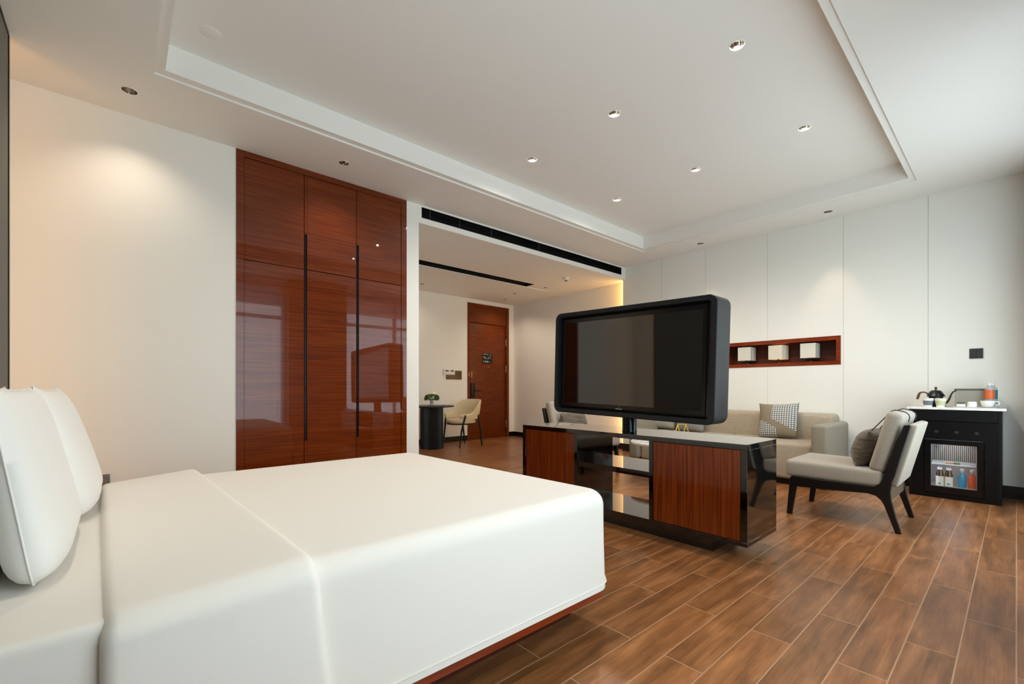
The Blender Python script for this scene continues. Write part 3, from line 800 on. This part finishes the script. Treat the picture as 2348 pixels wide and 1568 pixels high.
# wall switches
def plate(name, label, x0, x1, y0, y1, z0, z1, m, n, axis):
    t = thing(name, ((x0+x1)/2, (y0+y1)/2, z0), label, 'wall switch')
    bm = B(); box(bm, x0, x1, y0, y1, z0, z1, .002, 2); link('plate', bm, m, t)
    return t
t = plate('wall_switch', 'black double switch plate on the panelled wall above the minibar', XB-.01, XB, .215, .309, 1.345, 1.443, mat('dark switch', '2B2A2A', .35), 2, 'y')
for a in (.220, .264):
    bm = B(); box(bm, XB-.013, XB-.0095, a, a+.040, 1.352, 1.436, .001, 1); link('rocker', bm, mat('dark rocker', '3A3938', .3), t)
t = plate('thermostat', 'white thermostat panel on the entry wall beside the door', 4.676, 4.932, YD-.026, YD-.012, 1.315, 1.425, WHITE, 2, 'x')
for a in (4.70, 4.82):
    bm = B(); box(bm, a+.01, a+.085, YD-.028, YD-.0255, 1.372, 1.405); link('display', bm, mat('lcd grey', '6B7069', .3), t)
t['category'] = 'thermostat'
t = plate('wall_switch', 'bronze switch panel partly behind the white thermostat', 4.742, 5.107, YD-.0115, YD, 1.225, 1.398, mat('bronze plate', '6A5A42', .35, metal=.5), 2, 'x')
for a in (4.955, 5.03):
    bm = B(); box(bm, a, a+.065, YD-.014, YD-.011, 1.30, 1.385, .001, 1); link('rocker', bm, mat('bronze rocker', '574A36', .35, metal=.5), t)
t = plate('wall_socket', 'grey socket plate low on the wall beyond the bed pillows', -.19, -.062, YA-.01, YA, .335, .43, mat('grey socket', '6F6860', .4), 2, 'x')
t['category'] = 'socket'
for a in (-.18, -.122):
    bm = B(); box(bm, a, a+.05, YA-.012, YA-.0095, .345, .42, .001, 1); link('outlet', bm, mat('grey outlet', '7A736A', .4), t)

# ---------------------------------------------------------------- minibar cabinet
mb = thing('minibar_cabinet', (6.1, .39, 0), 'black minibar cabinet with white stone top against the panelled wall', 'cabinet')
MX, MY0, MY1, MZ = 5.88, .085, .705, .845
bm = B()
box(bm, MX, 6.34, MY0, MY0+.02, 0, MZ); box(bm, MX, 6.34, MY1-.02, MY1, 0, MZ); box(bm, 6.32, 6.34, MY0+.02, MY1-.02, 0, MZ); box(bm, MX+.02, 6.32, MY0+.02, MY1-.02, .02, .035); box(bm, MX+.02, 6.32, MY0+.02, MY1-.02, MZ-.02, MZ)
link('body', bm, mat('cabinet black', '0A0B0C', .35, spec=.35), mb)
bm = B(); box(bm, MX-.012, 6.345, .058, .722, MZ, .866, .003, 2); link('countertop', bm, MARBLE, mb)
bm = B(); box(bm, MX-.004, MX+.016, MY0+.022, MY1-.022, .738, MZ-.003, .001, 1); link('drawer', bm, mat('drawer black', '0C0D0E', .3, spec=.35), mb)
bm = B(); yz_ring(bm, MX+.004, MX+.018, (MY0+.02, MY1-.02, .0, .733), (.192, .596, .045, .562)); link('front_panel', bm, mat('front black', '060607', .35, spec=.3), mb)
for y in (.24, .372, .508):
    bm = B(); tube(bm, [(MX+.004, y, .635), (MX+.0005, y, .635)], .014, 20); link('vent_button', bm, mat('vent grey', '2E2E30', .3), mb)
fr = thing('mini_fridge', (6.1, .394, .047), 'small black glass door fridge built into the minibar cabinet', 'fridge')
bm = B()
FX = MX+.024
box(bm, FX, 6.28, .196, .222, .047, .56); box(bm, FX, 6.28, .566, .592, .047, .56); box(bm, FX, 6.28, .222, .566, .047, .085); box(bm, FX, 6.28, .222, .566, .53, .56); box(bm, 6.26, 6.28, .222, .566, .085, .53)
link('body', bm, mat('fridge liner', 'A8A8A6', .5), fr)
bm = B()
for k in range(24): box(bm, 6.235, 6.26, .228+k*.0142, .235+k*.0142, .32, .52)
link('cooling_fins', bm, mat('fin grey', 'B4AFA4', .4), fr)
bm = B(); yz_ring(bm, MX-.006, MX+.020, (.196, .591, .050, .556), (.238, .548, .112, .516)); dr = link('door', bm, mat('fridge door black', '08080A', .2), fr)
bm = B(); box(bm, MX+.004, MX+.008, .238, .548, .112, .516); link('glass', bm, bpy.data.materials['pane'], dr)
bm = B(); yz_ring(bm, MX+.009, MX+.019, (.238, .548, .112, .516), (.243, .543, .118, .511)); link('gasket', bm, mat('gasket grey', '8F9090', .5), dr)
bm = B(); [tube(bm, [(x_, .225, .319), (x_, .563, .319)], .0025, 6) for x_ in (5.94, 5.98, 6.02, 6.06, 6.10, 6.14, 6.18, 6.22)]; tube(bm, [(5.928, .225, .319), (5.928, .563, .319)], .005, 8); link('shelf', bm, mat('wire shelf', 'C9C9C6', .3), fr)
bm = B(); box(bm, 5.925, 6.25, .223, .565, .085, .092); link('floor_tray', bm, mat('tray grey', '9E9E9E', .4), fr)
bm = B(); box(bm, 5.912, 5.930, .556, .5655, .10, .50); box(bm, 5.95, 6.2, .30, .51, .523, .5295); link('light', bm, mat('fridge light', 'FFFFFF', .4, emit='E8F0FF', estr=1.3), fr)

def bottle(name, x, y, z, prof, cols, label, cat='bottle', group=None, n=20):
    """prof: list of (part, material, [(r,z)..]); first is the body"""
    t = thing(name, (x, y, z), label, cat, group)
    for part, m, pr_ in prof:
        bm = B(); lathe(bm, pr_, x, y, z, n); link(part, bm, m, t, smooth=50)
    return t
AMB = mat('amber glass', '4A2A12', .12, coat=.5)
LBL = mat('paper label', 'D9D6C8', .6)
CAPW = mat('white cap', 'E6E4DE', .4)
for y, l in ((.492, 'brown bottle with white label in the fridge, leftmost of the four'), (.430, 'brown bottle with white label in the fridge, beside the blue drink')):
    t = bottle('milk_bottle', 5.975, y, .092, [
        ('body', AMB, [(0, 0), (.028, 0), (.029, .004), (.029, .115), (.020, .160), (.018, .170)]),
        ('label', LBL, [(.0291, .010), (.0298, .010), (.0298, .108), (.0291, .108)]),
        ('cap', CAPW, [(.0, .190), (.018, .190), (.019, .186), (.019, .170), (0, .170)])], None, l, group='bottles in the fridge')
    bm = B(); box(bm, 5.9442, 5.9450, y-.009, y+.009, .127, .136); link('print', bm, mat('label print', '3C3A36', .6), t)
for y, col, l in ((.340, '1E8FB8', 'bottle with blue drink on the fridge floor'), (.272, 'D8562A', 'bottle with orange drink on the fridge floor')):
    bottle('drink_bottle', 5.985, y, .092, [
        ('body', mat('drink '+col, col, .15, coat=.5), [(0, 0), (.026, 0), (.029, .02), (.026, .06), (.029, .105), (.017, .145), (.012, .158)]),
        ('neck', mat('clear neck', 'C8CCD0', .15), [(.0125, .158), (.0125, .174)]),
        ('cap', CAPW, [(.0, .192), (.016, .192), (.016, .174), (0, .174)])], None, l, group='bottles in the fridge')
bm = B(); box(bm, 5.99, 6.04, .355, .40, .321, .333, .004, 2)
tag(link('snack_packet', bm, mat('green packet', '2F6B3A', .5), org=(6.015, .377, .321)), 'small green packet on the fridge shelf', 'snack')
bm = B(); box(bm, 5.98, 6.04, .405, .455, .321, .331, .004, 2)
tag(link('snack_packet', bm, mat('orange packet', 'B87A4E', .5), org=(6.01, .43, .321)), 'small orange brown packet on the fridge shelf', 'snack')

# things on the minibar top
TZ = .866
kt = thing('kettle', (6.14, .535, TZ), 'black gooseneck kettle with wooden handle on the minibar', 'kettle')
KB = mat('kettle black', '121010', .3)
kx, ky = 6.14, .535
bm = B(); lathe(bm, [(0, 0), (.070, 0), (.073, .006), (.060, .06), (.052, .105), (.0, .105)], kx, ky, TZ, 32); link('body', bm, KB, kt)
bm = B(); lathe(bm, [(.060, .100), (.070, .104), (.058, .130), (.044, .154), (.034, .162), (.02, .165), (0, .165)], kx, ky, TZ, 32); lathe(bm, [(.05, .1), (.060, .1)], kx, ky, TZ, 32); link('lid', bm, KB, kt)
bm = B(); lathe(bm, [(.005, .160), (.005, .170), (.011, .177), (.011, .191), (.006, .198), (0, .199)], kx, ky, TZ, 16); link('lid_knob', bm, mat('walnut knob', '5A3A28', .4), kt)
bm = B(); tube(bm, [(kx, ky+.05, TZ+.11), (kx, ky+.07, TZ+.138), (kx, ky+.09, TZ+.145), (kx, ky+.105, TZ+.143)], .007, 10); tube(bm, [(kx, ky+.105, TZ+.143), (kx, ky+.12, TZ+.135), (kx, ky+.128, TZ+.115), (kx, ky+.133, TZ+.09), (kx, ky+.14, TZ+.072)], .01, 10, radii=[.008, .010, .011, .011, .009])
link('handle', bm, mat('walnut handle', '60412C', .4), kt)
bm = B(); tube(bm, [(kx, ky-.06, TZ+.03), (kx, ky-.082, TZ+.045), (kx, ky-.096, TZ+.075), (kx, ky-.105, TZ+.105), (kx, ky-.113, TZ+.130), (kx, ky-.125, TZ+.150), (kx, ky-.145, TZ+.160)], .007, 10, radii=[.011, .009, .008, .007, .006, .006, .0055]); link('spout', bm, KB, kt)

def folding_cup(x, y, col, label):
    m = mat('silicone '+col, col, .5)
    t = thing('folding_cup', (x, y, TZ), label, 'cup', 'folding cups on the minibar')
    bm = B(); lathe(bm, [(0, 0), (.030, 0), (.032, .012), (.031, .018)], x, y, TZ, 28); link('base', bm, CAPW, t)
    bm = B(); lathe(bm, [(.031, .016), (.034, .03), (.0355, .032), (.0365, .046), (.038, .048), (.039, .062), (.0405, .064)], x, y, TZ, 28); link('sleeve', bm, m, t)
    bm = B(); lathe(bm, [(.041, .062), (.043, .084), (.040, .086), (.038, .066)], x, y, TZ, 28); link('rim', bm, CAPW if col != 'C9CDA6' else mat('cream rim', 'DEDCC6', .4), t)
folding_cup(5.96, .575, '6F747C', 'grey folding cup with white rim in front of the kettle')
folding_cup(5.96, .486, 'C9CDA6', 'pale yellow green folding cup beside the grey one')

tr = thing('serving_tray', (6.08, .27, TZ), 'pale tray under the cups on the right of the minibar', 'tray')
bm = B(); box(bm, 5.93, 6.28, .115, .400, TZ, TZ+.008, .003, 2); link('base', bm, mat('tray pale', 'C2C2BC', .3), tr)
sb = thing('sachet_box', (6.2, .29, TZ+.008), 'grey translucent storage box with dark rim behind the cups', 'box')
bm = B()
for q in ((6.14, 6.145, .19, .40), (6.265, 6.27, .19, .40)): box(bm, q[0], q[1], q[2], q[3], TZ+.008, TZ+.165)
for q in ((.19, .195), (.395, .40)): box(bm, 6.145, 6.265, q[0], q[1], TZ+.008, TZ+.165)
link('body', bm, mat('smoky acrylic', '9E9C90', .25), sb)
bm = B(); box(bm, 6.136, 6.274, .186, .404, TZ+.163, TZ+.180, .002, 1); link('rim', bm, mat('rim grey', '5E5D55', .4), sb)
TT = TZ+.008
t = thing('sugar_bowl', (6.0, .345, TT), 'low white dish with grey top on the tray', 'dish')
bm = B(); box(bm, 5.975, 6.025, .318, .378, TT, TT+.026, .004, 2); link('dish', bm, FWHITE, t)
bm = B(); box(bm, 5.98, 6.02, .322, .374, TT+.026, TT+.046, .003, 2); link('lid', bm, mat('grey lid', '5C5B55', .5), t)
t = thing('tumbler', (6.0, .275, TT), 'upturned white cup in the middle of the tray', 'cup')
bm = B(); lathe(bm, [(.036, 0), (.034, .03), (.030, .046), (.026, .05), (0, .05)], 6.0, .275, TT, 28); link('body', bm, FWHITE, t)
t = thing('teacup', (5.985, .175, TT), 'white teacup on a saucer at the right end of the tray', 'teacup')
bm = B(); lathe(bm, [(0, .004), (.04, .004), (.062, .012), (.063, .014), (.04, .008), (0, .008)], 5.985, .175, TT-.004, 32); link('saucer', bm, FWHITE, t)
bm = B(); lathe(bm, [(0, .006), (.026, .006), (.040, .02), (.047, .045), (.050, .060), (.047, .060), (.043, .045), (.035, .02), (0, .012)], 5.985, .175, TT, 36); link('cup', bm, FWHITE, t)
bm = B(); tube(bm, [(5.985, .130, TT+.052), (5.985, .112, TT+.055), (5.985, .100, TT+.042), (5.985, .105, TT+.026), (5.985, .128, TT+.02)], .0045, 8); link('handle', bm, FWHITE, t)
PET = mat('clear bottle', 'B9C4C6', .1, alpha=.55, coat=.5)
for (x, y, col, l) in ((6.09, .165, 'D9683A', 'water bottle with orange label behind the teacup'), (6.17, .150, '2E7F8F', 'water bottle with blue label behind the orange labelled one')):
    t = bottle('water_bottle', x, y, TZ+.008, [
        ('body', PET, [(0, 0), (.032, 0), (.034, .01), (.034, .15), (.030, .175), (.016, .198), (.013, .205)]),
        ('label', mat('label '+col, col, .4), [(.0346, .075), (.035, .075), (.035, .16), (.0346, .16)]),
        ('cap', CAPW, [(0, .222), (.014, .222), (.015, .203), (0, .203)])], None, l, group='water bottles on the minibar')

# ---------------------------------------------------------------- dining corner
DX, DY = 4.085, 6.77
dt = thing('dining_table', (DX, DY, 0), 'round black table on a fluted drum base in the entry corner', 'table')
bm = B(); lathe(bm, [(0, .722), (.375, .722), (.39, .73), (.39, .742), (.38, .75), (0, .75)], DX, DY, 0, 56); link('tabletop', bm, mat('table black', '0F1011', .3), dt)
bm = B()
n = 40; rings = []
for z in (.0, .722):
    rings.append([bm.verts.new((DX+(.198 if k % 2 == 0 else .186)*math.cos(PI*k/n), DY+(.198 if k % 2 == 0 else .186)*math.sin(PI*k/n), z)) for k in range(2*n)])
for k in range(2*n): bm.faces.new([rings[0][k], rings[0][(k+1) % (2*n)], rings[1][(k+1) % (2*n)], rings[1][k]])
bm.faces.new(rings[1]); bm.faces.new(rings[0][::-1])
link('pedestal', bm, mat('fluted black', '0D0F13', .4), dt, smooth=0)

fl = thing('flower_arrangement', (DX, DY, .75), 'round green leafy arrangement with a white flower on the black table', 'flowers')
bm = B(); lathe(bm, [(0, 0), (.032, 0), (.034, .01), (.028, .04), (.033, .085), (.03, .085), (.02, .05), (0, .05)], DX, DY, .75, 24); link('vase', bm, mat('grey vase', 'A9ADB0', .25), fl)
bm = B(); rr = random.Random(3)
for k in range(520):
    a = rr.uniform(0, 2*PI); el = math.asin(rr.uniform(-.35, 1)); q = rr.uniform(.75, 1)
    c = Vector((DX+.135*q*math.cos(a)*math.cos(el), DY+.135*q*math.sin(a)*math.cos(el), .868+.085*q*math.sin(el)))
    d1 = Vector((rr.uniform(-1, 1), rr.uniform(-1, 1), rr.uniform(-.4, 1))).normalized(); d2 = d1.orthogonal().normalized(); s = rr.uniform(.012, .022)
    v = [bm.verts.new(c+d1*s), bm.verts.new(c+d2*s*.55), bm.verts.new(c-d1*s), bm.verts.new(c-d2*s*.55)]
    bm.faces.new(v)
o = link('foliage', bm, mat('leaf green', '3F5E22', .6), fl, smooth=0)
bm = B()
for k in range(14):
    a = 2*PI*k/14*2.6; r_ = .012+.03*(k/14)
    t2 = B(); lathe(t2, [(0, 0), (.022, .008), (.028, .024), (.014, .040), (0, .044)], 0, 0, 0, 8)
    merge(bm, t2, Matrix.Translation((DX+.02+r_*math.cos(a), DY+r_*math.sin(a), .93+.02*(1-k/14))) @ Matrix.Rotation(.6*k/14, 4, 'X'))
link('blossom', bm, mat('cream petals', 'F4ECD0', .6), fl)

dc = thing('dining_chair', (4.69, 6.74, 0), 'cream leather tub chair with thin black legs at the round table', 'chair')
X0, Y0 = 4.69, 6.74
bm = B()
bm2 = B(); lathe(bm2, [(0, .415), (.255, .415), (.27, .43), (.27, .455), (.25, .475), (0, .48)], 0, 0, 0, 40, sx=1.0, sy=1.0)
merge(bm, bm2, Matrix.Translation((X0-.0, Y0, 0))); link('seat', bm, CREAML, dc)
bm = B(); n = 36; R1, R2 = .284, .312; secs = []
for k in range(n+1):
    a = -math.radians(128)+2*math.radians(128)*k/n       # 0 = back (+x)
    f_ = max(0, math.cos(a*.70))
    top = .585 + .262*(1/(1+math.exp(-(72-abs(math.degrees(a)))/9)))
    bot = .50
    lean = .055*(top-bot)/.35
    def pt(r, z, l): return (X0+(r+l)*math.cos(a), Y0+(r+l)*1.04*math.sin(a), z)
    secs.append([pt(R1, bot, 0), pt(R2, bot-.005, 0), pt(R2+.004, (bot+top)/2, lean*.5), pt(R2-.004, top-.008, lean), pt((R1+R2)/2, top, lean), pt(R1+.004, top-.008, lean), pt(R1-.002, (bot+top)/2, lean*.5)])
rows = [[bm.verts.new(p) for p in s] for s in secs]
for a, b_ in zip(rows, rows[1:]):
    m_ = len(a)
    for k in range(m_): bm.faces.new([a[k], a[(k+1) % m_], b_[(k+1) % m_], b_[k]])
bm.faces.new(rows[0]); bm.faces.new(rows[-1][::-1]); link('backrest', bm, CREAML, dc, smooth=60)
bm = B(); lathe(bm, [(.25, .395), (.27, .395), (.27, .413), (.25, .413), (.25, .395)], X0, Y0, 0, 40); link('seat_ring', bm, BLACK, dc)
for (sx, sy, zt) in ((-1, -1, .57), (-1, 1, .57), (1, -1, .58), (1, 1, .58)):
    bm = B()
    tx, ty = X0+sx*(.13 if sx < 0 else .17), Y0+sy*(.300 if sx < 0 else .275)
    tube(bm, [(X0+sx*(.22 if sx < 0 else .27), Y0+sy*.27, 0), (X0+sx*(.18 if sx < 0 else .235), Y0+sy*(.272), .30), (tx, ty+sy*.012, zt-.02), (tx-sx*.005, ty+sy*.01, zt)], .012, 10, radii=[.012, .017, .017, .014]); link('leg', bm, BLACK, dc)

# ---------------------------------------------------------------- curtains
def curtain(name, xa, xb, y, z0, z1, amp, pitch, m, label, cat, group):
    bm = B(); n = int((xb-xa)/pitch*8); rows = []
    rr = random.Random(int(xa*100)+3)
    ph = rr.uniform(0, 6)
    for j, z in enumerate((z0, (z0+z1)/2, z1)):
        row = []
        for k in range(n+1):
            x = xa+(xb-xa)*k/n
            row.append((x, y+amp*math.sin(2*PI*(x-xa)/pitch+ph+.7*math.sin(x*3.1))*(1 if j < 2 else .8)))
        rows.append((z, row))
    th = .002
    F_ = [[bm.verts.new((p[0], p[1]-th, z)) for p in r] for z, r in rows]
    Bk = [[bm.verts.new((p[0], p[1]+th, z)) for p in r] for z, r in rows]
    one = m is SHEER
    for a, b_ in zip(F_, F_[1:]):
        for k in range(n): bm.faces.new([a[k], a[k+1], b_[k+1], b_[k]])
    if not one:
        for a, b_ in zip(Bk, Bk[1:]):
            for k in range(n): bm.faces.new([a[k+1], a[k], b_[k], b_[k+1]])
    else:
        for r in Bk:
            for v in r: bm.verts.remove(v)
    o = link(name, bm, m, org=((xa+xb)/2, y, z0), smooth=80)
    return tag(o, label, cat, group)
curtain('sheer_curtain', .20, 2.36, YW+.075, .02, ZC-.01, .018, .13, SHEER, 'white sheer curtain at the window nearer the bed', 'curtain', 'sheer curtains')
curtain('sheer_curtain', 3.34, 5.72, YW+.075, .02, ZC-.01, .018, .13, SHEER, 'white sheer curtain at the window nearer the sofa', 'curtain', 'sheer curtains')
curtain('drape', 2.33, 3.37, YW+.14, .015, ZC-.01, .03, .12, CURT, 'brown drape gathered between the two windows', 'curtain', 'brown drapes')
curtain('drape', 5.86, 6.27, YW+.17, .015, ZC-.01, .045, .11, CURT, 'brown drape gathered in the corner by the minibar', 'curtain', 'brown drapes')

# ---------------------------------------------------------------- lights
def area(name, loc, rot, sx, sy, power, col, spread=PI):
    l = bpy.data.lights.new(name, 'AREA'); l.shape = 'RECTANGLE'; l.size = sx; l.size_y = sy; l.energy = power; l.color = col; l.spread = spread
    o = bpy.data.objects.new(name, l); C.objects.link(o); o.location = loc; o.rotation_euler = rot
    return o
DAY = (.81, .945, 1.0)
for i, (a, b_) in enumerate((W1, W2)):
    area('daylight', ((a+b_)/2, YW-.2, (WZ0+2.6)/2), (PI/2, 0, 0), b_-a, 2.6-WZ0, (24, 26)[i], DAY)
def spot(x, y, z, power, size, col=(1, .78, .52), blend=.6, r=.02, aim=None):
    l = bpy.data.lights.new('downlight_beam', 'SPOT'); l.energy = power; l.spot_size = math.radians(size); l.spot_blend = blend; l.color = col; l.shadow_soft_size = r
    o = bpy.data.objects.new('downlight_beam', l); C.objects.link(o); o.location = (x, y, z-.004)
    if aim:
        d_ = Vector(aim)-o.location; o.rotation_euler = d_.to_track_quat('-Z', 'Y').to_euler()
    return o
for (x, y) in LOW[2:4]: spot(x, y, ZC, 6, 54, (1, .78, .54), blend=.55, r=.03)
for (x, y) in LOW[4:]: spot(x, y, ZC, 9, 130, (1, .86, .70), blend=1, r=.015)  # added fill beams from the unseen pair, lifting the pillows and bed top
for (x, y) in LOW[:2]: spot(x, y, ZC, 6, 120, (1, .84, .66), blend=1)
for (x, y) in UP: spot(x, y, ZU+.02, {1.19: 14, 2.14: 20, 3.09: 12}[y], 166, (1, .92, .83), blend=.7, r=.015)
for (x, y) in ENT: spot(x, y, ZE, 3 if x < 4 else 6, 140, (1, .83, .66), blend=1)

w = bpy.data.worlds.new('World'); bpy.context.scene.world = w; w.use_nodes = True
w.node_tree.nodes['Background'].inputs[0].default_value = (.75, .9, 1, 1); w.node_tree.nodes['Background'].inputs[1].default_value = .15

# ---------------------------------------------------------------- camera
cam = bpy.data.cameras.new('camera'); co = bpy.data.objects.new('camera', cam); C.objects.link(co)
co.location = (0, 0, 1.05)
yaw = math.atan2(2330.7-1174, 1018)
fwd = Vector((math.cos(yaw), math.sin(yaw), 0))
co.rotation_euler = (PI/2, 0, math.atan2(-fwd.x, fwd.y))
cam.sensor_width = 36; cam.sensor_fit = 'HORIZONTAL'; cam.lens = 1018/2348*36
cam.shift_y = (890-784)/2348; cam.clip_start = .02
sc = bpy.context.scene; sc.camera = co
sc.view_settings.view_transform = 'Standard'; sc.view_settings.look = 'None'; sc.view_settings.gamma = 1; sc.view_settings.use_curve_mapping = False
sc.view_settings.exposure = 1.80
sc.cycles.use_denoising = True
sc.cycles.max_bounces = 8; sc.cycles.diffuse_bounces = 5; sc.cycles.glossy_bounces = 4; sc.cycles.transparent_max_bounces = 8
sc.cycles.use_adaptive_sampling = True; sc.cycles.adaptive_threshold = .03; sc.cycles.adaptive_min_samples = 16
sc.cycles.sample_clamp_indirect = 3; sc.cycles.blur_glossy = 1.0; sc.cycles.caustics_reflective = False; sc.cycles.caustics_refractive = False
